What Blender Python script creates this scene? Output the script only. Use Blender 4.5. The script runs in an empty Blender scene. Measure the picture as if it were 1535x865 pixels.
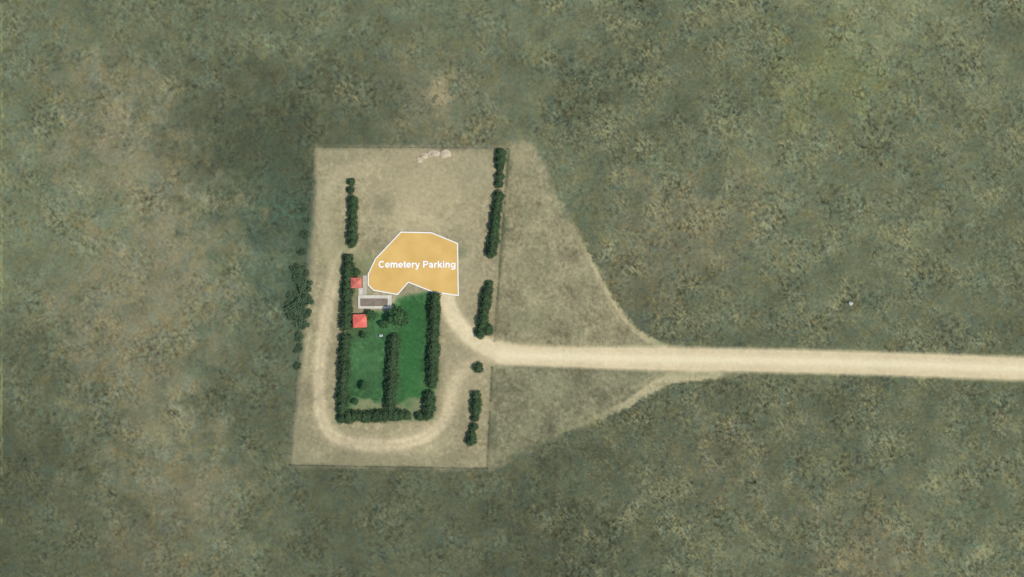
import bpy, bmesh, math, random
import numpy as np
from mathutils import Vector
random.seed(7)
S = 0.25                     # metres per map unit
KL = np.array((.985, .955, 1.035), np.float32)                    # light level divisor
scene = bpy.context.scene
COL = scene.collection
def W(px, py): return ((px-767.5)*S, (432.5-py)*S)

# ------------------------------------------------------------------ world / sun / camera
EL, AZ = 55.0, 108.0
w = bpy.data.worlds.new("World"); scene.world = w; w.use_nodes = True
nt = w.node_tree
sky = nt.nodes.new('ShaderNodeTexSky'); sky.sky_type = 'NISHITA'; sky.sun_disc = False
sky.sun_elevation = math.radians(EL); sky.sun_rotation = math.radians(AZ)
nt.links.new(sky.outputs[0], nt.nodes['Background'].inputs[0]); nt.nodes['Background'].inputs[1].default_value = 0.145
sd = bpy.data.lights.new('sun', 'SUN'); sd.energy = 3.1; sd.angle = math.radians(0.5); sd.color = (1, .96, .86)
so = bpy.data.objects.new('sun', sd); COL.objects.link(so)
e, a = math.radians(EL), math.radians(AZ)
tosun = Vector((math.cos(e)*math.sin(a), math.cos(e)*math.cos(a), math.sin(e)))
so.rotation_euler = tosun.to_track_quat('Z', 'Y').to_euler(); so.location = tosun*300
cd = bpy.data.cameras.new('camera'); cam = bpy.data.objects.new('camera', cd); COL.objects.link(cam)
H = 900.0
cam.location = (0, 0, H); cam.rotation_euler = (0, 0, 0)
cd.sensor_width = 36; cd.lens = 36*H/(1535*S); cd.clip_start = 1; cd.clip_end = 9000
scene.camera = cam
scene.view_settings.view_transform = 'Standard'; scene.view_settings.look = 'None'; scene.view_settings.exposure = 0

# ------------------------------------------------------------------ helpers
def lin(c):
    c = np.clip(np.asarray(c, dtype=np.float32), 0, 255)/255
    return np.where(c <= .04045, c/12.92, ((c+.055)/1.055)**2.4)
def sm(lo, hi, x):
    t = np.clip((x-lo)/(hi-lo), 0, 1); return t*t*(3-2*t)
def catmull(pts, n=8, closed=False):
    P = [np.array(p, float) for p in pts]; out = []
    m = len(P); rng = range(m if closed else m-1)
    for i in rng:
        p1 = P[i]; p2 = P[(i+1) % m]
        p0 = P[i-1] if (closed or i > 0) else 2*p1-p2
        p3 = P[(i+2) % m] if (closed or i+2 < m) else 2*p2-p1
        for k in range(n):
            t = k/n
            out.append(.5*((2*p1)+(-p0+p2)*t+(2*p0-5*p1+4*p2-p3)*t*t+(-p0+3*p1-3*p2+p3)*t**3))
    if not closed: out.append(P[-1])
    return out

# ------------------------------------------------------------------ ground colour field
STEP = 1.5
gx = np.arange(-120, 1656, STEP, dtype=np.float32); gy = np.arange(-81, 946, STEP, dtype=np.float32)
NX, NY = len(gx), len(gy)
PX, PY = np.meshgrid(gx, gy)
def band(seed, lo, hi, ang=None, an=1.0, pw=.6):
    """random field holding wavelengths lo..hi map units, unit deviation"""
    r = np.random.default_rng(seed).standard_normal((NY, NX))
    fx = np.fft.fftfreq(NX, STEP)[None, :]; fy = np.fft.fftfreq(NY, STEP)[:, None]
    if ang is not None:
        c, s_ = math.cos(ang), math.sin(ang)
        u, v = fx*c+fy*s_, -fx*s_+fy*c
        f = np.sqrt((u*an)**2+(v/an)**2)
    else: f = np.sqrt(fx**2+fy**2)
    filt = np.exp(-(f*lo)**2*.7)*(1-np.exp(-(f*hi)**2*.7))/np.maximum(f, 1e-4)**pw
    o = np.real(np.fft.ifft2(np.fft.fft2(r)*filt)); o -= o.mean(); o /= o.std()
    return o.astype(np.float32)
n_big = band(1, 40, 260); n_mid = band(2, 10, 110, pw=1.5); n_fine = band(3, 2.4, 24, pw=1.05); n_str = band(4, 2.6, 20, .9, 1.9, 1.0)
n_str2 = band(5, 2.6, 20, -.5, 1.9, 1.0); n_med2 = band(6, 8, 120, pw=1.6); n_wx = band(7, 10, 120, pw=1.4); n_wy = band(8, 10, 120, pw=1.4)
n_e1 = band(9, 8, 40); n_e2 = band(10, 8, 40); n_fl = band(11, 2.6, 14, pw=.8); n_hue = band(12, 12, 120); n_z = band(13, 4, 18, pw=1.0)
n_am = band(14, 24, 180, pw=1.2); n_long = band(15, 3, 18, 0, 3.2, .6); n_st3 = band(16, 2.6, 13, 2.3, 2.0, .6); n_st4 = band(17, 2.6, 13, .3, 2.0, .6)

def dist(pts, m=70, wob=.5):
    """distance to polyline in map units (large outside its neighbourhood)"""
    P = np.array(pts, np.float32)
    x0, x1, y0, y1 = P[:, 0].min()-m, P[:, 0].max()+m, P[:, 1].min()-m, P[:, 1].max()+m
    i0, i1 = np.searchsorted(gx, [x0, x1]); j0, j1 = np.searchsorted(gy, [y0, y1])
    D = np.full((NY, NX), 999, np.float32)
    X = PX[j0:j1, i0:i1]+n_e1[j0:j1, i0:i1]*wob; Y = PY[j0:j1, i0:i1]+n_e2[j0:j1, i0:i1]*wob
    d = np.full(X.shape, 1e9, np.float32)
    for (ax, ay), (bx, by) in zip(P[:-1], P[1:]):
        dx, dy = bx-ax, by-ay; L = dx*dx+dy*dy+1e-9
        t = np.clip(((X-ax)*dx+(Y-ay)*dy)/L, 0, 1)
        d = np.minimum(d, (X-ax-t*dx)**2+(Y-ay-t*dy)**2)
    D[j0:j1, i0:i1] = np.sqrt(d); return D
def sdist(poly):
    """signed distance to polygon, negative inside"""
    D = dist(list(poly)+[poly[0]], 60)
    ins = np.zeros((NY, NX), bool)
    X = PX+n_e1*.5; Y = PY+n_e2*.5
    for i in range(len(poly)):
        (ax, ay), (bx, by) = poly[i-1], poly[i]
        if ay == by: continue
        c = ((ay > Y) != (by > Y)) & (X < (bx-ax)*(Y-ay)/(by-ay)+ax); ins ^= c
    return np.where(ins, -D, D)
def blob(x, y, rx, ry, wob=.25):
    return np.exp(-(((PX-x)/rx)**2+((PY-y)/ry)**2)*np.maximum(.35, 1+wob*n_mid))

RAT = {'o': (.995, 1.022, .80), 't': (1.055, 1.005, .795), 'g': (.92, 1.055, .86), 'y': (1.02, 1.035, .73)}
A = """40 40 102 o;150 40 98 o;270 40 100 o;400 40 97 o;480 50 106 o;600 40 95 o;720 40 104 o;830 50 108 o;950 40 92 o;1080 40 94 o;1200 40 102 o;1330 20 118 o;1450 40 100 o;
40 130 98 o;150 150 113 t;260 130 96 o;330 130 82 o;420 150 78 o;520 150 86 o;600 170 92 o;657 150 110 t;740 130 98 o;880 115 78 o;980 150 92 o;1100 130 94 o;1250 110 104 y;1350 120 102 o;1470 130 98 o;
50 240 106 o;170 210 118 t;260 270 115 t;330 220 78 o;400 230 73 o;900 230 98 o;1020 230 98 o;1150 230 102 o;1290 230 96 o;1420 230 98 o;1510 230 98 o;
50 340 108 o;150 330 114 o;250 340 119 t;340 330 98 o;420 310 80 g;900 330 96 o;1000 330 106 t;1080 340 110 t;1200 330 100 o;1320 330 98 o;1440 330 96 o;
50 440 102 o;150 430 110 t;250 430 117 t;350 430 104 o;430 440 84 g;980 430 98 t;1080 430 98 o;1200 430 100 o;1320 430 98 o;1450 430 97 o;
1000 490 86 o;1150 490 88 o;1300 490 92 o;1450 490 92 o;50 540 94 o;150 530 110 t;250 530 113 t;350 530 96 o;420 530 92 o;
40 620 84 o;150 640 92 o;250 620 114 t;340 600 86 o;400 620 82 o;1000 620 86 o;1120 610 86 o;1250 620 88 o;1400 610 92 o;1500 600 88 o;
40 710 78 o;120 720 88 o;200 700 110 t;300 730 120 t;370 700 96 o;800 700 92 o;880 690 86 o;980 700 88 o;1080 690 98 t;1200 700 90 o;1330 700 94 o;1450 720 98 o;
40 800 82 o;130 820 86 o;230 800 96 t;330 800 98 o;420 780 88 o;520 760 80 o;620 760 90 o;700 770 86 o;780 790 74 o;860 750 74 o;960 790 88 o;1060 800 94 o;1180 800 92 o;1300 800 100 t;1430 800 104 o;1510 830 98 o"""
XW = PX+n_wx*28; YW = PY+n_wy*28
acc = np.zeros((NY, NX, 3), np.float32); ws = np.zeros((NY, NX), np.float32)
for item in A.replace('\n', '').split(';'):
    x, y, v, k = item.split(); x, y, v = float(x), float(y), float(v)
    v = 97+(v-97)*.95
    g = np.exp(-((XW-x)**2+(YW-y)**2)/(2*46.0**2))+1e-9
    ws += g; acc += g[..., None]*(v*1.025*np.array(RAT[k], np.float32))
C = acc/ws[..., None]
east = sm(740, 900, PX)
amp = np.clip(.9+.35*n_am, .4, 1.6)
tex = 1+.022*n_big+.022*n_mid+(.070+.020*east)*amp*n_fine+(.036+.036*east)*n_str*sm(-.5, .8, n_med2)*amp+.048*n_str2*sm(-.5, .8, -n_med2)*amp
C *= tex[..., None]
C[..., 0] *= 1+.018*n_hue; C[..., 2] *= 1-.022*n_hue
def mix(c, m):
    global C
    c = np.asarray(c, np.float32)
    C = C*(1-m[..., None])+c*m[..., None]
# straw streaks, stronger right of the yard
side = .18+.62*east
mix((158, 146, 106), side*.6*amp*sm(.9, 2.4, n_st3+.5*n_med2)); mix((154, 143, 105), side*.55*amp*sm(1.0, 2.5, n_st4-.4*n_am+.3*n_med2))
mix((152, 141, 102), side*.45*sm(1.1, 2.4, n_fl+.5*n_med2))
mix((69, 77, 59), .34*sm(.8, 2.0, n_fine*.9-n_med2*.45))
mix((130, 137, 88), .5*blob(1265, 108, 75, 45)*sm(.2, 1.3, n_fl)); mix((148, 139, 102), .5*blob(1330, 14, 50, 22)*sm(-.4, 1, n_fl))
bp = np.maximum.reduce([blob(656, 122, 16, 16, .5), blob(662, 145, 13, 18, .5), blob(648, 138, 10, 11, .5)])
mix((163, 145, 113), .8*bp*sm(-1.9, .2, n_fine)); mix((142, 129, 102), .45*blob(662, 178, 16, 26, .6)*sm(-.8, .8, n_mid+.4*n_fine))
mix((66, 78, 59), .55*blob(395, 235, 58, 60, .5)*sm(-.9, .9, n_mid*.5+.8*n_fine)); mix((72, 79, 60), .4*blob(330, 215, 52, 48, .5)*sm(-.7, 1, .6*n_mid+.7*n_fine))
mix((80, 113, 97), .65*blob(426, 310, 36, 21, .5)*sm(-.9, .8, .7*n_mid+.7*n_fine)); mix((60, 79, 58), .75*blob(448, 447, 19, 75)*sm(-1.6, .5, .6*n_mid+.6*n_fine)); mix((68, 82, 62), .45*blob(455, 350, 11, 55)*sm(-1, .6, n_fine)); mix((68, 82, 62), .4*blob(447, 530, 9, 30)*sm(-1, .6, n_fine))
mix((134, 122, 99), .5*blob(300, 738, 32, 26)); mix((131, 121, 99), .4*blob(170, 220, 65, 75)*sm(-.6, 1, n_mid)); mix((132, 122, 100), .4*blob(250, 380, 80, 110)*sm(-.6, 1, n_mid)); mix((126, 117, 96), .35*blob(130, 450, 70, 70)*sm(-.6, 1, n_mid))
mix((150, 148, 102), .6*sm(2.2, .6, np.abs(PX-2+.8*n_e1))*sm(-.8, .8, n_big+n_mid*.5))

TX = .040*n_fine+.030*n_mid+.025*n_big
# pale pasture wedges either side of the road
WU = [(766, 214), (796, 212), (818, 246), (840, 300), (866, 352), (892, 408), (920, 455), (955, 497), (992, 522), (744, 522)]
WL = [(738, 545), (1062, 557), (1000, 572), (950, 600), (895, 630), (830, 657), (780, 680), (735, 702)]
dU, dL = sdist(WU), sdist(WL)
mU = sm(6, -6, dU+2.5*n_mid); mL = sm(7, -11, dL+3.5*n_mid)
pU = np.array((141, 131, 104), np.float32)*(1+TX*1.5+.035*n_med2)[..., None]
pL = np.array((129, 123, 98), np.float32)*(1+TX*1.5+.02*n_med2)[..., None]
mix(pU, mU*.93); mix(pL, mL*.91)
mix((154, 142, 113), .45*blob(782, 232, 20, 28)); mix((116, 115, 90), .4*blob(800, 480, 45, 26)*mU); mix((155, 143, 115), .4*sm(-.2, 1.4, n_fl+.4*n_med2)*mU); mix((112, 111, 87), .35*sm(.3, 1.6, n_mid-n_am*.5)*np.maximum(mU, mL))
# fenced yard
YP = [(472, 221), (762, 224), (741, 515), (738, 548), (731, 702), (436, 697), (455, 500), (470, 340)]
dY = sdist(YP); mY = sm(8, -6, dY+1.2*n_mid+.8*n_fine)
yc = np.array((152, 140, 112), np.float32)*(1+TX*1.2)[..., None]
mix(yc, mY*.95)
mix((187, 169, 136), .8*blob(628, 324, 60, 40, .4)*mY*sm(-2.2, .6, n_mid+.4*n_fine)); mix((170, 155, 125), .65*blob(640, 278, 95, 48, .5)*mY)
mix((166, 152, 123), .5*blob(700, 420, 30, 60)*mY); mix((166, 152, 123), .5*blob(690, 560, 45, 60)*mY)
mix((126, 122, 98), .6*blob(572, 308, 15, 15)*mY); mix((106, 112, 85), .65*blob(692, 379, 10, 7)); mix((136, 128, 103), .5*blob(495, 235, 40, 14)*mY); mix((135, 129, 105), .4*blob(720, 250, 22, 30)*mY)
mix((129, 122, 98), .6*blob(450, 640, 20, 60)*mY); mix((133, 127, 102), .55*blob(470, 690, 90, 14)*mY); mix((135, 127, 101), .45*blob(600, 690, 110, 10)*mY)
mix((146, 142, 99), .5*blob(490, 381, 20, 9)); mix((128, 117, 94), .45*blob(657, 600, 7, 40))
mix((168, 153, 122), .5*blob(648, 236, 34, 9)); mix((122, 130, 90), .5*blob(545, 398, 30, 20))
# tracks
TR1 = catmull([(666, 428), (672, 456), (684, 482), (703, 504), (728, 519), (762, 528), (800, 533)])
LOOP = catmull([(530, 366), (510, 388), (498, 428), (488, 480), (480, 540), (478, 590), (484, 630), (505, 656), (555, 667), (610, 664), (648, 648), (671, 618), (681, 580), (696, 555), (722, 540), (760, 534)])
TOPL = catmull([(499, 402), (490, 360), (488, 310), (500, 270), (540, 252), (600, 250), (650, 262)])
JUc = [(996, 522), (955, 498), (925, 462), (900, 420), (884, 388), (862, 345), (838, 290)]
JLc = [(1075, 560), (1010, 566), (975, 582), (935, 608), (885, 630), (835, 650)]
JU, JL = catmull(JUc), catmull(JLc)
JU2 = catmull([(960, 512), (932, 484), (908, 446), (890, 412), (872, 372)]); JL2 = catmull([(1040, 558), (990, 563), (955, 580), (915, 602), (870, 622)])
ROAD = catmull([(752, 531.5), (800, 533.5), (850, 535), (985, 538), (1120, 540), (1250, 543), (1400, 548), (1535, 553), (1700, 558)])
dT, dLo, dTo, dJU, dJL, dJU2, dJL2 = dist(TR1, wob=.2), dist(LOOP, wob=.3), dist(TOPL), dist(JU), dist(JL), dist(JU2), dist(JL2)
dR = dist(ROAD, wob=.15)
mix((170, 156, 126), .65*sm(17, 2, dTo+2.5*n_mid)*(1+.12*np.clip(n_mid, -2, 2))*sm(620, 520, PX))
mix((163, 150, 121), .45*sm(25, 8, dLo)*sm(470, 500, PX+12))
soft = sm(655, 690, PX)*sm(640, 590, PY)          # right side of the loop fades into the dirt
mLo = sm(14, 4.0, dLo+.4*n_e1)*(1-.45*soft)
mix(np.array((192, 174, 143), np.float32)*(1+TX*.7)[..., None], mLo*.88)
mix((174, 158, 128), .35*sm(2.8, .6, dLo)*(1-soft))
mix((178, 162, 131), .5*sm(26, 12, dT)*sm(800, 740, PX))
wT = 12.0+1.5*sm(690, 740, PX)
mT = sm(4.5, -4, dT-wT)*sm(800, 770, PX)
mix(np.array((210, 191, 158), np.float32)*(1+TX*.4)[..., None], mT*.92)
wj = sm(860, 1010, PX)*4.0
brk = sm(-1.6, .4, n_mid+.5*n_fl)
mJU = sm(6.0, 1.5, dJU+.8*n_e1-.5*wj*sm(480, 520, PY))*sm(280, 420, PY)*(.65+.35*brk); mJL = sm(6.0, 1.5, dJL+.8*n_e1-wj)*sm(820, 970, PX)*(.6+.4*brk)
mix((184, 168, 134), mJU*.82); mix((187, 171, 137), mJL*.82)
mix((160, 148, 118), .45*sm(5, 1.5, dJU2)*sm(365, 440, PY)*brk); mix((160, 148, 118), .55*sm(4.5, 1.5, dJL2)*sm(860, 930, PX)*brk)
mix((146, 146, 104), .45*sm(4, 1, dist([(p[0]+4, p[1]-3) for p in JU]))*sm(300, 380, PY)*sm(-.3, .8, n_fl)); mix((144, 142, 98), .5*sm(5, 1, dJL)*sm(930, 860, PX)*sm(-.6, .8, n_fl))
mix((186, 169, 135), .85*blob(985, 521, 32, 5)); mix((188, 172, 138), .8*blob(1050, 560, 50, 6))
mix((108, 113, 82), .35*sm(30, 21, dR)*sm(900, 1000, PX)*sm(-1, .6, n_mid))
# thin dark weedy growth under the fence lines
for pl, st in (([(763, 224), (741.5, 512)], .65), ([(738, 551), (731, 702)], .65), ([(436, 698), (731, 703)], .5), ([(472, 220), (735, 222)], .1), ([(470, 224), (436, 697)], .1)):
    mix((86, 87, 69), st*sm(3.2, .6, dist(pl, wob=.3))*sm(-1.8, .3, n_mid+.5*n_fine))
hw = 14.6+2.8*sm(760, 1000, PX)
mR = sm(4.0, -3.6, dR-hw+.25*n_mid)
mix((168, 153, 121), .45*sm(6, 0, dR-hw)*sm(-1.2, .8, n_mid))
rc = np.array((208, 188, 155), np.float32)*(1+TX*.35+.006*n_long)[..., None]
mix(rc, mR*.97)
mix((224, 207, 176), .7*sm(10, 1.0, dR+.4*n_mid)*mR); mix((209, 190, 158), .4*sm(2.2, .4, np.abs(dR-5.5))*mR); mix((197, 177, 144), .3*sm(3, .6, np.abs(dR-12.5))*mR)
mix((215, 197, 165), .5*blob(752, 529, 26, 12)*np.maximum(mR, mT))
# lawn
LP = [(523, 492), (548, 470), (585, 466), (592, 448), (640, 437), (657, 443), (652, 585), (648, 628), (505, 632), (511, 510)]
dLa = sdist(LP); mLa = sm(6, -5, dLa+1.0*n_mid)
lc = np.array((62, 98, 62), np.float32)*(1+TX*1.9)[..., None]
mix(lc, mLa*.96)
mix((54, 101, 57), .7*sm(16, 0, dist([(618, 462), (617, 592)])-7)*mLa*(1+.15*np.clip(n_mid, -2, 2))); mix((72, 106, 70), .6*blob(548, 548, 22, 34, .5)*mLa); mix((80, 108, 68), .35*sm(.3, 1.8, n_mid+.5*n_fine)*mLa)
mix((142, 137, 106), .75*mLa*sm(598, 608, PY+4*n_mid)*sm(520, 535, PX)); mix((60, 102, 60), .5*blob(612, 606, 9, 7)*mLa)
mix((90, 92, 70), .5*blob(535, 492, 16, 14)); mix((106, 102, 80), .5*blob(532, 440, 16, 40)); mix((102, 106, 77), .5*blob(655, 520, 5, 70))
mix((98, 113, 79), .45*blob(520, 420, 14, 50))

FLAT = 1-np.clip(np.maximum.reduce([mY, mR, mLo, mT, mLa]), 0, 1)*.95
FLAT *= 1-.6*np.maximum(mU, mL)
Z = (n_z*.055*amp+n_mid*.03)*FLAT
CL = lin(C)/KL

# ------------------------------------------------------------------ meshes from the field
def mat_ground(name, amp=1.0):
    m = bpy.data.materials.new(name); m.use_nodes = True; t = m.node_tree; N = t.nodes; L = t.links
    b = N['Principled BSDF']; b.inputs['Roughness'].default_value = 1; b.inputs['Specular IOR Level'].default_value = 0
    at = N.new('ShaderNodeAttribute'); at.attribute_name = 'tint'
    tc = N.new('ShaderNodeTexCoord')
    def ns(sc, d):
        n = N.new('ShaderNodeTexNoise'); n.inputs['Scale'].default_value = sc; n.inputs['Detail'].default_value = d; n.inputs['Roughness'].default_value = .6
        L.new(tc.outputs['Object'], n.inputs['Vector']); return n
    n1, n2 = ns(.8, 2), ns(5, 3)
    m1 = N.new('ShaderNodeMapRange'); m1.inputs['To Min'].default_value = 1-.28*amp; m1.inputs['To Max'].default_value = 1+.28*amp; L.new(n1.outputs['Fac'], m1.inputs['Value'])
    m2 = N.new('ShaderNodeMapRange'); m2.inputs['To Min'].default_value = 1-.12*amp; m2.inputs['To Max'].default_value = 1+.12*amp; L.new(n2.outputs['Fac'], m2.inputs['Value'])
    mu = N.new('ShaderNodeMath'); mu.operation = 'MULTIPLY'; L.new(m1.outputs[0], mu.inputs[0]); L.new(m2.outputs[0], mu.inputs[1])
    vm = N.new('ShaderNodeVectorMath'); vm.operation = 'SCALE'; L.new(at.outputs['Color'], vm.inputs[0]); L.new(mu.outputs[0], vm.inputs['Scale'])
    L.new(vm.outputs[0], b.inputs['Base Color']); return m
def grid_mesh(name, V, F, Cc, m):
    me = bpy.data.meshes.new(name)
    me.vertices.add(len(V)); me.vertices.foreach_set('co', V.astype(np.float32).ravel())
    me.loops.add(F.size); me.loops.foreach_set('vertex_index', F.astype(np.int32).ravel())
    me.polygons.add(len(F)); me.polygons.foreach_set('loop_start', np.arange(0, F.size, 4, dtype=np.int32))
    me.update(calc_edges=True)
    me.polygons.foreach_set('use_smooth', np.ones(len(F), bool))
    at = me.attributes.new('tint', 'FLOAT_COLOR', 'POINT')
    at.data.foreach_set('color', np.concatenate([Cc, np.ones((len(Cc), 1))], 1).astype(np.float32).ravel())
    me.materials.append(m); me.validate()
    o = bpy.data.objects.new(name, me); COL.objects.link(o); o['kind'] = 'structure'; return o
OUT = np.array([60, 160, 400, 900, 2000, 5000, 12000], np.float32); K = len(OUT)
ex = np.concatenate([gx[0]-OUT[::-1], gx, gx[-1]+OUT]); ey = np.concatenate([gy[0]-OUT[::-1], gy, gy[-1]+OUT])
Zp = np.pad(Z, K, mode='constant')
Cp = np.pad(CL, ((K, K), (K, K), (0, 0)), mode='edge')
mean = lin((100, 101, 79))/KL
fade = np.zeros((NY+2*K, NX+2*K), np.float32); fade[K:-K, K:-K] = 1
roadrow = (np.pad(mR, K, mode='edge') > .3)
Cp = np.where((fade[..., None] > 0) | roadrow[..., None], Cp, mean)
EX, EY = np.meshgrid(ex, ey)
V = np.stack([(EX-767.5)*S, (432.5-EY)*S, Zp], -1).reshape(-1, 3)
def faces(nx, ny):
    i = np.arange(ny*nx).reshape(ny, nx)
    return np.stack([i[:-1, :-1], i[1:, :-1], i[1:, 1:], i[:-1, 1:]], -1)
FA = faces(len(ex), len(ey))
grid_mesh('ground', V, FA.reshape(-1, 4), Cp.reshape(-1, 3), mat_ground('dry_grass'))
FI = faces(NX, NY)
VI = np.stack([(PX-767.5)*S, (432.5-PY)*S, Z], -1).reshape(-1, 3); CI = CL.reshape(-1, 3)
def sheet(name, mask, off, m):
    c = mask[:-1, :-1] & mask[1:, :-1] & mask[1:, 1:] & mask[:-1, 1:]
    f = FI[c]; u, inv = np.unique(f, return_inverse=True)
    v = VI[u].copy(); v[:, 2] += off
    return grid_mesh(name, v, inv.reshape(-1, 4), CI[u], m)
sheet('pasture', mU > .5, .02, mat_ground('grazed_grass')); sheet('pasture', mL > .5, .02, bpy.data.materials['grazed_grass'])
sheet('yard', dY < 0, .03, mat_ground('bare_soil', .85))
sheet('lawn', mLa > .5, .05, mat_ground('lawn_grass', .95))
sheet('loop_track', mLo > .3, .06, mat_ground('packed_dirt', .6))
sheet('side_track', (mJU > .35), .07, bpy.data.materials['packed_dirt']); sheet('side_track', (mJL > .35), .07, bpy.data.materials['packed_dirt'])
sheet('entrance_track', mT > .5, .08, mat_ground('pale_gravel', .4))
sheet('gravel_road', mR > .5, .10, bpy.data.materials['pale_gravel'])

# ------------------------------------------------------------------ plain materials
def mat(name, c1, c2, scale=2.0, rough=.9, detail=4, rnd=0.0, spec=.2):
    m = bpy.data.materials.new(name); m.use_nodes = True; t = m.node_tree; N = t.nodes; L = t.links
    b = N['Principled BSDF']; b.inputs['Roughness'].default_value = rough; b.inputs['Specular IOR Level'].default_value = spec
    tc = N.new('ShaderNodeTexCoord'); n = N.new('ShaderNodeTexNoise'); n.inputs['Scale'].default_value = scale; n.inputs['Detail'].default_value = detail
    L.new(tc.outputs['Object'], n.inputs['Vector'])
    r = N.new('ShaderNodeValToRGB'); r.color_ramp.elements[0].position = .32; r.color_ramp.elements[1].position = .68
    r.color_ramp.elements[0].color = (*[float(q) for q in c1], 1); r.color_ramp.elements[1].color = (*[float(q) for q in c2], 1)
    L.new(n.outputs['Fac'], r.inputs[0]); out = r.outputs[0]
    if rnd:
        oi = N.new('ShaderNodeObjectInfo'); mr = N.new('ShaderNodeMapRange'); mr.inputs['To Min'].default_value = 1-rnd; mr.inputs['To Max'].default_value = 1+rnd
        L.new(oi.outputs['Random'], mr.inputs['Value'])
        vm = N.new('ShaderNodeVectorMath'); vm.operation = 'SCALE'; L.new(out, vm.inputs[0]); L.new(mr.outputs[0], vm.inputs['Scale']); out = vm.outputs[0]
    L.new(out, b.inputs['Base Color']); return m
M_ever = mat('evergreen_needles', (.052, .090, .042), (.090, .145, .068), 1.1, rnd=.12, spec=.05)
M_leaf = mat('broad_leaves', (.044, .100, .040), (.080, .155, .062), .8, rnd=.15, spec=.05)
M_shrub = mat('shrub_leaves', (.064, .106, .056), (.102, .148, .080), .9, rnd=.15, spec=.05)
M_bark = mat('bark', (.06, .045, .03), (.13, .10, .07), 6)
M_roof = mat('red_roof_paint', (.64, .125, .085), (.76, .175, .13), .9, .6)
M_roof2 = mat('faded_red_roof_paint', (.52, .13, .095), (.66, .185, .135), .9, .6)
M_wall = mat('pale_wall_paint', (.50, .46, .38), (.60, .55, .46), 2)
M_door = mat('brown_door_paint', (.10, .06, .04), (.15, .09, .06), 3)
M_conc = mat('concrete', (.52, .48, .39), (.68, .63, .52), 1.2)
M_conc2 = mat('grey_paving', (.40, .36, .28), (.52, .47, .38), 1.2)
M_soil = mat('brown_soil', (.17, .135, .10), (.27, .22, .16), 1.5)
M_dirt = mat('spoil_dirt', (.42, .34, .225), (.56, .46, .32), .8)
M_rock = mat('pale_rock', (.45, .43, .38), (.65, .62, .55), 2)
M_post = mat('weathered_post', (.07, .055, .04), (.13, .11, .085), 4)
M_wire = mat('fence_wire', (.09, .085, .08), (.16, .15, .14), 4, .5)
M_white = mat('annotation_white', (.84, .84, .82), (.90, .90, .88), 1.5)  # outline and lettering of the map annotation, not paint on the ground
M_orange = mat('annotation_orange', lin((202, 160, 93))/KL, lin((217, 177, 110))/KL, .13, detail=8)  # fill of the map annotation over the parking
M_stone = mat('marker_stone', (.38, .42, .42), (.52, .56, .55), 4)

def link(name, me, m=None, parent=None):
    o = bpy.data.objects.new(name, me); COL.objects.link(o)
    if m and not me.materials: me.materials.append(m)
    if parent: o.parent = parent
    return o
def tag(o, label, cat, group=None):
    o['label'] = label; o['category'] = cat
    if group: o['group'] = group
    return o
def empty(name, loc, rz=0, sc=None):
    o = bpy.data.objects.new(name, None); COL.objects.link(o); o.location = loc; o.rotation_euler = (0, 0, rz)
    if sc: o.scale = sc
    o.empty_display_size = .5
    return o
def bm_mesh(name, bm):
    bmesh.ops.recalc_face_normals(bm, faces=bm.faces[:])
    me = bpy.data.meshes.new(name); bm.to_mesh(me); bm.free(); return me
def tube(bm, p, q, r0, r1, n=7):
    p, q = Vector(p), Vector(q); d = (q-p).normalized()
    u = d.cross(Vector((0, 0, 1)) if abs(d.z) < .9 else Vector((1, 0, 0))).normalized(); v = d.cross(u)
    A_ = [bm.verts.new(p+(u*math.cos(2*math.pi*k/n)+v*math.sin(2*math.pi*k/n))*r0) for k in range(n)]
    B_ = [bm.verts.new(q+(u*math.cos(2*math.pi*k/n)+v*math.sin(2*math.pi*k/n))*r1) for k in range(n)]
    for k in range(n): bm.faces.new((A_[k], A_[(k+1) % n], B_[(k+1) % n], B_[k]))
    bm.faces.new(A_[::-1]); bm.faces.new(B_)
def box(bm, x0, x1, y0, y1, z0, z1):
    vs = [bm.verts.new((x, y, z)) for z in (z0, z1) for x, y in ((x0, y0), (x1, y0), (x1, y1), (x0, y1))]
    for f in ((3, 2, 1, 0), (4, 5, 6, 7), (0, 1, 5, 4), (1, 2, 6, 5), (2, 3, 7, 6), (3, 0, 4, 7)): bm.faces.new([vs[i] for i in f])

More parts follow.
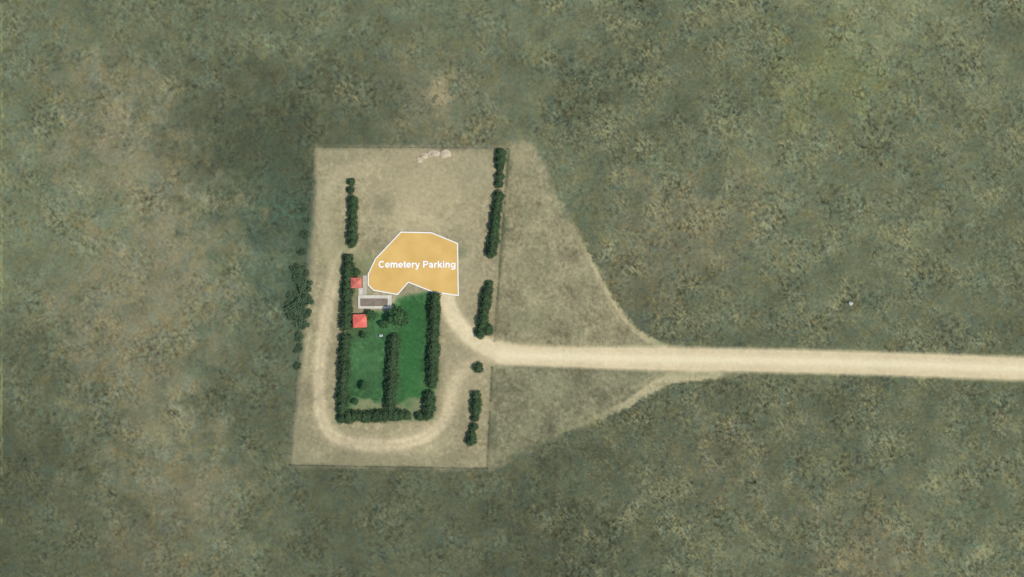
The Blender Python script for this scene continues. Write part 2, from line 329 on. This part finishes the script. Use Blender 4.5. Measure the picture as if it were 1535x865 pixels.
# ------------------------------------------------------------------ trees
def leafmesh(name, pts, sizes, rs):
    V_, F_ = [], []
    for p, s_ in zip(pts, sizes):
        n = Vector(rs.standard_normal(3)); n.z = abs(n.z)+.5; n.normalize()
        u = n.orthogonal().normalized(); v = n.cross(u); an = rs.uniform(0, 6.28)
        u, v = u*math.cos(an)+v*math.sin(an), v*math.cos(an)-u*math.sin(an)
        i = len(V_); c = Vector(p)
        V_ += [c-u*s_*.5-v*s_*.25, c+u*s_*.1-v*s_*.5, c+u*s_*.6, c+v*s_*.5, c-u*s_*.45+v*s_*.3]
        F_.append((i, i+1, i+2, i+3, i+4))
    me = bpy.data.meshes.new(name); me.from_pydata([tuple(x) for x in V_], [], F_); me.update(); return me
def ever_proto(k):
    rs = np.random.default_rng(100+k); Ht, R = 3.5, 2.1
    pts, sz = [], []
    ph = rs.uniform(0, 6.28, 4)
    for _ in range(2100):
        h = rs.uniform(0, 1)**1.15; az = rs.uniform(0, 6.28)
        prof = R*(min(1, (h+.10)/.2))*(1-h**1.7)**.8
        lump = 1+.15*math.sin(3*az+ph[0]+5*h)+.12*math.sin(5*az+ph[1]-9*h)
        r = prof*lump*rs.uniform(.05, 1.3)**.58
        pts.append((r*math.cos(az), r*math.sin(az), .3+h*(Ht-.3)+rs.normal(0, .05))); sz.append(rs.uniform(.18, .36))
    cr = leafmesh('crown', pts, sz, rs)
    bm = bmesh.new(); tube(bm, (0, 0, -.4), (0, 0, 1.6), .16, .10); tube(bm, (0, 0, 1.6), (.03, 0, 3.2), .10, .03)
    for q in range(9):
        z = .5+q*.26; az = q*2.4; l = 1.3*(1-z/3.8); tube(bm, (0, 0, z), (l*math.cos(az), l*math.sin(az), z+.2), .04, .012, 5)
    return bm_mesh('trunk', bm), cr, M_ever
def broad_proto(k, m, n=1900):
    rs = np.random.default_rng(200+k); R, Ht = 3.0, 5.2
    cl = []
    for q in range(17):
        az = q*2.4+rs.uniform(-.4, .4); rr = R*.72*math.sqrt((q+.3)/17); z = 3.1+1.2*(1-(rr/R)**2)*rs.uniform(.5, 1.2)-.6*rs.uniform(0, 1)
        cl.append((rr*math.cos(az), rr*math.sin(az), z, R*rs.uniform(.26, .42)))
    pts, sz = [], []
    for _ in range(n):
        c = cl[rs.integers(len(cl))]; d = rs.standard_normal(3); d /= np.linalg.norm(d)
        r = c[3]*rs.uniform(.2, 1)**.4
        pts.append((c[0]+d[0]*r, c[1]+d[1]*r, c[2]+d[2]*r*.8)); sz.append(rs.uniform(.25, .52))
    cr = leafmesh('crown', pts, sz, rs)
    bm = bmesh.new(); tube(bm, (0, 0, -.5), (0, 0, 1.8), .26, .19); tube(bm, (0, 0, 1.8), (.1, .05, 4.2), .19, .05)
    for c in cl[2:12]: tube(bm, (0, 0, 1.7), (c[0]*.85, c[1]*.85, c[2]), .10, .03, 5)
    return bm_mesh('trunk', bm), cr, m
def shrub_proto(k):
    rs = np.random.default_rng(300+k); cl = []
    for q in range(14):
        az = q*2.4+rs.uniform(-.4, .4); rr = 1.5*math.sqrt((q+.2)/14)*rs.uniform(.5, 1.3); cl.append((rr*math.cos(az), rr*math.sin(az), rs.uniform(.2, .75), rs.uniform(.35, .62)))
    pts, sz = [], []
    for _ in range(1900):
        c = cl[rs.integers(len(cl))]; d = rs.standard_normal(3); d /= np.linalg.norm(d); r = c[3]*rs.uniform(.2, 1.6)**.7
        pts.append((c[0]+d[0]*r, c[1]+d[1]*r, max(.08, c[2]+d[2]*r))); sz.append(rs.uniform(.12, .27))
    cr = leafmesh('foliage', pts, sz, rs)
    bm = bmesh.new()
    for c in cl[:7]: tube(bm, (c[0]*.1, c[1]*.1, -.2), (c[0]*.9, c[1]*.9, c[2]), .05, .02, 5)
    return bm_mesh('stem', bm), cr, M_shrub
EV = [ever_proto(k) for k in range(7)]; BR = [broad_proto(k, M_leaf) for k in range(3)]; SH = [shrub_proto(k) for k in range(5)]
def plant(name, proto, px, py, sc, label, cat, group=None, parts=('trunk', 'crown'), zs=1.0):
    x, y = W(px, py); s_ = sc*random.uniform(.95, 1.05)
    t = empty(name, (x, y, 0), random.uniform(0, 6.28), (s_*random.uniform(.94, 1.06), s_*random.uniform(.94, 1.06), zs*s_*random.uniform(.9, 1.1)))
    tag(t, label, cat, group)
    link(parts[0], proto[0], M_bark, t); link(parts[1], proto[1], proto[2], t); return t
ORD = 'first second third fourth fifth sixth seventh eighth ninth tenth eleventh twelfth thirteenth fourteenth fifteenth sixteenth seventeenth eighteenth nineteenth twentieth'.split()
def row(pts, where, end, group, sc=1.0, var=.10):
    for i, p in enumerate(pts):
        k = sc*(p[2] if len(p) > 2 else 1)*random.uniform(1-var, 1+var)
        plant('evergreen_tree', EV[random.randrange(len(EV))], p[0]+random.uniform(-.9, .9), p[1]+random.uniform(-.9, .9), k,
              'dark evergreen %s, %s from its %s end' % (where, ORD[i], end), 'tree', group)
def line(x0, y0, x1, y1, n): return [(x0+(x1-x0)*i/(n-1), y0+(y1-y0)*i/(n-1)) for i in range(n)]
row([(527, 274, .75), (527, 286, .85)]+line(529, 302, 529, 363, 7), 'in the row left of the orange annotation', 'top', 'evergreens in the row left of the parking area', .92)
row([(523, 388, .85)]+line(522, 398, 520, 487, 10), 'in the hedge beside the red roofs', 'top', 'evergreens in the hedge beside the red roofs', 1.05)
row(line(518, 508, 513, 626, 13), 'in the left lawn hedge', 'top', 'evergreens in the left hedge of the lawn', 1.02)
row(line(523, 624, 609, 622, 12), 'in the bottom lawn hedge', 'left', 'evergreens in the bottom hedge of the lawn', 1.02)
row(line(591, 508, 584, 610, 13), 'in the middle lawn hedge', 'top', 'evergreens in the middle hedge of the lawn', 1.02)
row(line(652, 446, 648, 574, 16), 'in the right lawn hedge', 'top', 'evergreens in the right hedge of the lawn', 1.0)
row([(644, 592, .95), (643, 602), (644, 612), (641, 622), (629, 623, .85)], 'in the lower right lawn corner', 'top', 'evergreens at the lower right corner of the lawn')
row([(752, 230), (751, 240), (750, 250, .85), (749, 264, .9), (748, 275, .85)]+line(747, 295, 737, 378, 10), 'in the upper row beside the right fence', 'top', 'evergreens in the upper outer row', .94)
row([(733, 427, .8), (731, 437), (730, 447), (727, 458), (726, 468), (724, 478, 1.05), (723, 488, 1.05), (732, 494), (721, 498, 1.05)], 'in the outer row above the road entrance', 'top', 'evergreens in the outer row above the road', .98)
row([(714, 593), (715, 604, 1.05), (714, 615), (712, 626, .8), (711, 641, .8), (708, 652, .9), (707, 661, .9)], 'in the lower row below the road entrance', 'top', 'evergreens in the lower outer row', .96)
plant('evergreen_tree', EV[2], 717, 551, .9, 'lone dark evergreen just below the road where it enters the yard', 'tree')
plant('evergreen_tree', EV[4], 534, 408, .7, 'small dark evergreen touching the upper red roof', 'tree')
plant('leafy_tree', BR[0], 599, 475, 1.42, 'largest round leafy tree, at the top of the green lawn', 'tree')
plant('leafy_tree', BR[1], 557, 473, .78, 'leafy tree close to the right of the lower red roof', 'tree')
plant('leafy_tree', BR[2], 577, 486, .62, 'small leafy tree left of the largest round lawn tree', 'tree')
plant('leafy_tree', BR[1], 548, 578, .68, 'lone leafy tree on the lower left part of the lawn', 'tree')
plant('leafy_tree', BR[0], 533, 602, .45, 'smallest leafy tree, near the lower left lawn corner', 'tree')
plant('leafy_tree', BR[2], 546, 502, .5, 'small leafy tree on the lawn just below the lower red roof', 'tree')
sh = sorted([(446, 461, 2.2), (456, 429, 1.6), (446, 405, 1.4), (460, 409, .9), (459, 447, 1.7), (453, 484, 1.4), (458, 352, 1.0), (448, 523, 1.0), (438, 443, 1.3),
             (460, 330, .8), (453, 378, .9), (449, 504, 1.1), (445, 548, .9), (438, 473, 1.3), (448, 420, 1.4), (461, 470, 1.1), (433, 458, .9), (455, 315, .7)], key=lambda q: q[1])
for i, (x, y, k) in enumerate(sh): plant('shrub', SH[i % 5], x, y, k, 'green shrub in the strip outside the left yard edge, %s from its top end' % ORD[i], 'shrub', 'shrubs outside the left edge of the yard', ('stem', 'foliage'), .8)

# ------------------------------------------------------------------ red roofed buildings
def building(px, py, lx, ly, rz, mroof, label):
    x, y = W(px, py); t = empty('small_building', (x, y, 0), rz); tag(t, label, 'building')
    hx, hy, hw_, hr, ov = lx/2, ly/2, 2.4, 1.0, .35
    bm = bmesh.new(); box(bm, -hx+ov, hx-ov, -hy+ov, hy-ov, 0, hw_); link('wall', bm_mesh('wall', bm), M_wall, t)
    bm = bmesh.new(); rl = max(.25, hx-hy)
    e_ = [bm.verts.new(p) for p in ((-hx, -hy, hw_+.005), (hx, -hy, hw_+.005), (hx, hy, hw_+.005), (-hx, hy, hw_+.005))]
    f_ = [bm.verts.new(p) for p in ((-hx, -hy, hw_+.15), (hx, -hy, hw_+.15), (hx, hy, hw_+.15), (-hx, hy, hw_+.15))]
    r = [bm.verts.new((-rl, 0, hw_+hr)), bm.verts.new((rl, 0, hw_+hr))]
    bm.faces.new(e_[::-1])
    for k in range(4): bm.faces.new((e_[k], e_[(k+1) % 4], f_[(k+1) % 4], f_[k]))
    bm.faces.new((f_[0], f_[1], r[1], r[0])); bm.faces.new((f_[2], f_[3], r[0], r[1])); bm.faces.new((f_[1], f_[2], r[1])); bm.faces.new((f_[3], f_[0], r[0]))
    ro = link('roof', bm_mesh('roof', bm), mroof, t)
    bm = bmesh.new(); tube(bm, (-rl, 0, hw_+hr+.02), (rl, 0, hw_+hr+.02), .07, .07)
    for sx, sy in ((-1, -1), (-1, 1), (1, -1), (1, 1)): tube(bm, (sx*rl, 0, hw_+hr+.02), (sx*hx*.99, sy*hy*.99, hw_+.17), .055, .055)
    link('ridge_cap', bm_mesh('ridge_cap', bm), mroof, ro)
    bm = bmesh.new(); box(bm, hx-ov+.002, hx-ov+.05, -.45, .45, .02, 2.05); d = link('door', bm_mesh('door', bm), M_door, t)
    bm = bmesh.new(); tube(bm, (hx-ov+.05, .3, 1), (hx-ov+.12, .3, 1), .03, .03); link('handle', bm_mesh('handle', bm), M_wire, d)
building(534.5, 424, 4.0, 3.9, .03, M_roof2, 'upper of the two small red-roofed buildings, beside the left hedge')
building(540, 481, 5.2, 4.9, .03, M_roof, 'lower, brighter red-roofed building at the top left of the lawn')

# ------------------------------------------------------------------ paving and bed
def slab(name, x0, x1, y0, y1, z0, z1, m):
    bm = bmesh.new(); a0, b0 = W(x0, y1); a1, b1 = W(x1, y0); box(bm, a0, a1, b0, b1, z0, z1)
    bmesh.ops.bevel(bm, geom=bm.edges[:], offset=.02, segments=1); return bm_mesh(name, bm)
o = link('walkway', slab('walkway', 544, 550, 413, 442, .0, .14, M_conc2), M_conc2); o['kind'] = 'structure'
o = link('walkway', slab('walkway', 537.5, 543.8, 432, 442, .0, .14, M_conc), M_conc); o['kind'] = 'structure'
bx_, by_ = W(562, 452.5); bed = empty('raised_bed', (bx_, by_, 0)); tag(bed, 'long rectangular brown bed framed in pale concrete between the red roofs', 'raised bed')
bm = bmesh.new()
hx, hy = 6.3, 2.5
for b_ in ((-hx, hx, hy-1.2, hy), (-hx, hx, -hy, -hy+.9), (-hx, -hx+.8, -hy+.902, hy-1.202), (hx-1.5, hx, -hy+.902, hy-1.202)): box(bm, *b_, 0, .32)
link('border', bm_mesh('border', bm), M_conc, bed)
bm = bmesh.new(); box(bm, -hx+.81, hx-1.51, -hy+.91, hy-1.21, 0, .22); link('soil', bm_mesh('soil', bm), M_soil, bed)
# small pale marker on the lawn
bm = bmesh.new(); box(bm, -.7, .7, -.45, .45, 0, .25); box(bm, -.5, .5, -.2, .2, .252, 1.1); bmesh.ops.bevel(bm, geom=bm.edges[:], offset=.04, segments=2)
o = link('stone_marker', bm_mesh('stone_marker', bm), M_stone); x, y = W(571, 503); o.location = (x, y, .05); tag(o, 'small pale stone marker on the lawn below the leafy trees', 'marker')

# ------------------------------------------------------------------ dirt piles, boulder
def lump(name, px, py, rx, ry, h, m, label, cat, group=None, seed=0):
    rs = np.random.default_rng(seed); bm = bmesh.new(); bmesh.ops.create_icosphere(bm, subdivisions=4, radius=1)
    d = [(Vector(rs.standard_normal(3)).normalized(), rs.uniform(2, 6), rs.uniform(0, 6)) for _ in range(9)]
    for v in bm.verts:
        n = v.co.normalized(); k = 1+sum(.07*math.sin(n.dot(a_)*f+p) for a_, f, p in d)
        v.co = Vector((n.x*k*rx, n.y*k*ry, n.z*k*h))
    me = bm_mesh(name, bm); me.polygons.foreach_set('use_smooth', [True]*len(me.polygons)); o = link(name, me, m); x, y = W(px, py); o.location = (x, y, 0); tag(o, label, cat, group)
lump('dirt_pile', 667, 231, 2.2, 1.6, .8, M_dirt, 'pale dirt pile at the top of the yard, rightmost of four', 'dirt pile', 'dirt piles at the top of the yard', 1)
lump('dirt_pile', 651, 231, 2.4, 1.3, .6, M_dirt, 'pale dirt pile at the top of the yard, second from the right', 'dirt pile', 'dirt piles at the top of the yard', 2)
lump('dirt_pile', 636, 234, 1.6, 1.1, .5, M_dirt, 'pale dirt pile at the top of the yard, second from the left', 'dirt pile', 'dirt piles at the top of the yard', 3)
lump('dirt_pile', 629, 240, 1.3, 1.0, .4, M_dirt, 'pale dirt pile at the top of the yard, leftmost of four', 'dirt pile', 'dirt piles at the top of the yard', 4)
lump('boulder', 1275, 455, .95, .7, .8, M_rock, 'pale boulder alone in the grass above the gravel road', 'boulder', None, 5)

# ------------------------------------------------------------------ fences
def fence(p, q, label):
    (x0, y0), (x1, y1) = W(*p), W(*q); L_ = math.hypot(x1-x0, y1-y0); t = empty('wire_fence', (x0, y0, 0), math.atan2(y1-y0, x1-x0)); tag(t, label, 'fence', 'wire fences around the yard')
    n = max(2, round(L_/4)); bm = bmesh.new(); tube(bm, (0, 0, -.3), (0, 0, 1.35), .09, .08, 8); tube(bm, (0, 0, 1.35), (0, 0, 1.41), .08, .03, 8); pm = bm_mesh('post', bm)
    for k in range(n+1): o = link('post', pm, M_post, t); o.location = (L_*k/n, 0, 0)
    for z in (.4, .75, 1.1):
        bm = bmesh.new(); tube(bm, (0, .1, z), (L_, .1, z), .015, .015, 5); link('wire', bm_mesh('wire', bm), M_wire, t)
fence((436, 698), (731, 703), 'thin wire fence along the bottom edge of the yard')
fence((472, 221), (436, 697), 'thin wire fence down the left edge of the yard')
fence((473, 221), (762, 223), 'thin wire fence along the top edge of the yard')
fence((763, 224), (742, 512), 'thin wire fence down the right edge above the road entrance')
fence((738.5, 551), (731.5, 702), 'thin wire fence down the right edge below the road entrance')

# ------------------------------------------------------------------ map annotation marking the parking, built as a flat patch with outline and writing
PK = [(601, 348), (647, 349), (686, 365), (687, 443), (648, 437), (612, 423), (596, 441.5), (560, 435), (552, 427), (552, 411), (563, 388)]
pw = [Vector(W(*p)) for p in PK]; c0 = Vector(W(622, 398))
bm = bmesh.new(); f = bm.faces.new([bm.verts.new((p.x-c0.x, p.y-c0.y, 0)) for p in pw]); bmesh.ops.triangulate(bm, faces=[f])
for f in bm.faces:
    if f.normal.z < 0: f.normal_flip()
me = bpy.data.meshes.new('parking_annotation'); bm.to_mesh(me); bm.free()
pk = link('parking_annotation', me, M_orange); pk.location = (c0.x, c0.y, .14); tag(pk, 'flat orange map annotation with white outline and white lettering beside the red roofs', 'map annotation')
bm = bmesh.new(); n = len(pw); ins, outs = [], []; hwid = .165
for i in range(n):
    a_, b_, c_ = pw[i-1], pw[i], pw[(i+1) % n]
    d1, d2 = (b_-a_).normalized(), (c_-b_).normalized(); n1, n2 = Vector((-d1.y, d1.x)), Vector((-d2.y, d2.x)); mt = (n1+n2); mt = mt/mt.length_squared*2
    ins.append(bm.verts.new((b_.x-c0.x-mt.x*hwid, b_.y-c0.y-mt.y*hwid, 0))); outs.append(bm.verts.new((b_.x-c0.x+mt.x*hwid, b_.y-c0.y+mt.y*hwid, 0)))
for i in range(n): bm.faces.new((ins[i-1], ins[i], outs[i], outs[i-1]))
o = link('outline', bm_mesh('outline', bm), M_white, pk); o.location.z = .02
# bold sans lettering drawn as flat strokes (em units)
def arc(cx, cy, rx, ry, a0, a1, n=18): return [(cx+rx*math.cos(math.radians(a0+(a1-a0)*i/n)), cy+ry*math.sin(math.radians(a0+(a1-a0)*i/n))) for i in range(n+1)]
T = .142
GL = {
 'C': (.722, [(arc(.375, .358, .265, .30, 42, 318), T)]),
 'e': (.556, [(arc(.275, .26, .195, .205, 0, 322), .125), ([(.10, .26), (.525, .26)], .09)]),
 'm': (.889, [([(.13, 0), (.13, .52)], T), ([(.13, .30)]+arc(.288, .335, .157, .13, 165, 0)+[(.445, 0)], T), ([(.445, .30)]+arc(.603, .335, .157, .13, 165, 0)+[(.76, 0)], T)]),
 't': (.333, [([(.165, .67), (.165, .14), (.19, .075), (.31, .055)], T), ([(.02, .465), (.31, .465)], .105)]),
 'r': (.389, [([(.13, 0), (.13, .52)], T), ([(.14, .28), (.17, .39), (.24, .452), (.37, .45)], .125)]),
 'y': (.556, [([(.075, .52), (.285, .03)], .14), ([(.485, .52), (.275, -.06), (.22, -.135), (.08, -.15)], .13)]),
 ' ': (.278, []),
 'P': (.667, [([(.145, 0), (.145, .716)], .145), ([(.145, .655), (.39, .655)]+arc(.40, .49, .165, .165, 90, -90)+[(.145, .325)], .12)]),
 'a': (.556, [([(.075, .36), (.12, .435), (.24, .468), (.36, .44), (.415, .35), (.42, .1), (.45, 0)], .125), ([(.42, .29), (.25, .262), (.13, .225), (.105, .14), (.15, .065), (.24, .055), (.34, .085), (.42, .17)], .11)]),
 'k': (.556, [([(.13, 0), (.13, .716)], T), ([(.16, .18), (.46, .51)], .13), ([(.25, .31), (.49, .0)], .145)]),
 'i': (.278, [([(.14, 0), (.14, .52)], T), ([(.14, .595), (.14, .716)], T)]),
 'n': (.611, [([(.13, 0), (.13, .52)], T), ([(.13, .29)]+arc(.305, .325, .17, .14, 165, 0)+[(.475, 0)], T)]),
 'g': (.611, [(arc(.285, .265, .19, .20, 0, 360), .115), ([(.49, .52), (.49, -.03), (.44, -.125), (.28, -.155), (.09, -.12)], .125)])}
bm = bmesh.new(); adv = 0; lay = 0
TXT = 'Cemetery Parking'; tot = sum(GL[c][0] for c in TXT); em = 116.5*S/tot
for c in TXT:
    wd, strokes = GL[c]
    for pts, th in strokes:
        z = lay % 7*.004; lay += 1
        P_ = [Vector(p) for p in pts]; Lv, Rv = [], []
        for i in range(len(P_)):
            d1 = (P_[i]-P_[i-1]).normalized() if i else (P_[1]-P_[0]).normalized()
            d2 = (P_[i+1]-P_[i]).normalized() if i < len(P_)-1 else d1
            n1, n2 = Vector((-d1.y, d1.x)), Vector((-d2.y, d2.x)); mt = n1+n2; mt = mt/max(mt.length_squared, 1.2)*2
            for st, sg in ((Lv, 1), (Rv, -1)):
                q = P_[i]+mt*sg*th/2; st.append(bm.verts.new(((q.x+adv-tot/2)*em, q.y*em*1.04, z)))
        for i in range(len(P_)-1): bm.faces.new((Rv[i], Rv[i+1], Lv[i+1], Lv[i]))
    adv += wd
me = bpy.data.meshes.new('lettering')
for f in bm.faces:
    f.normal_update()
    if f.normal.z < 0: f.normal_flip()
bm.to_mesh(me); bm.free()
o = link('lettering', me, M_white, pk); tx, ty = W(625.3, 401.3); o.location = (tx-c0.x, ty-c0.y, .03)
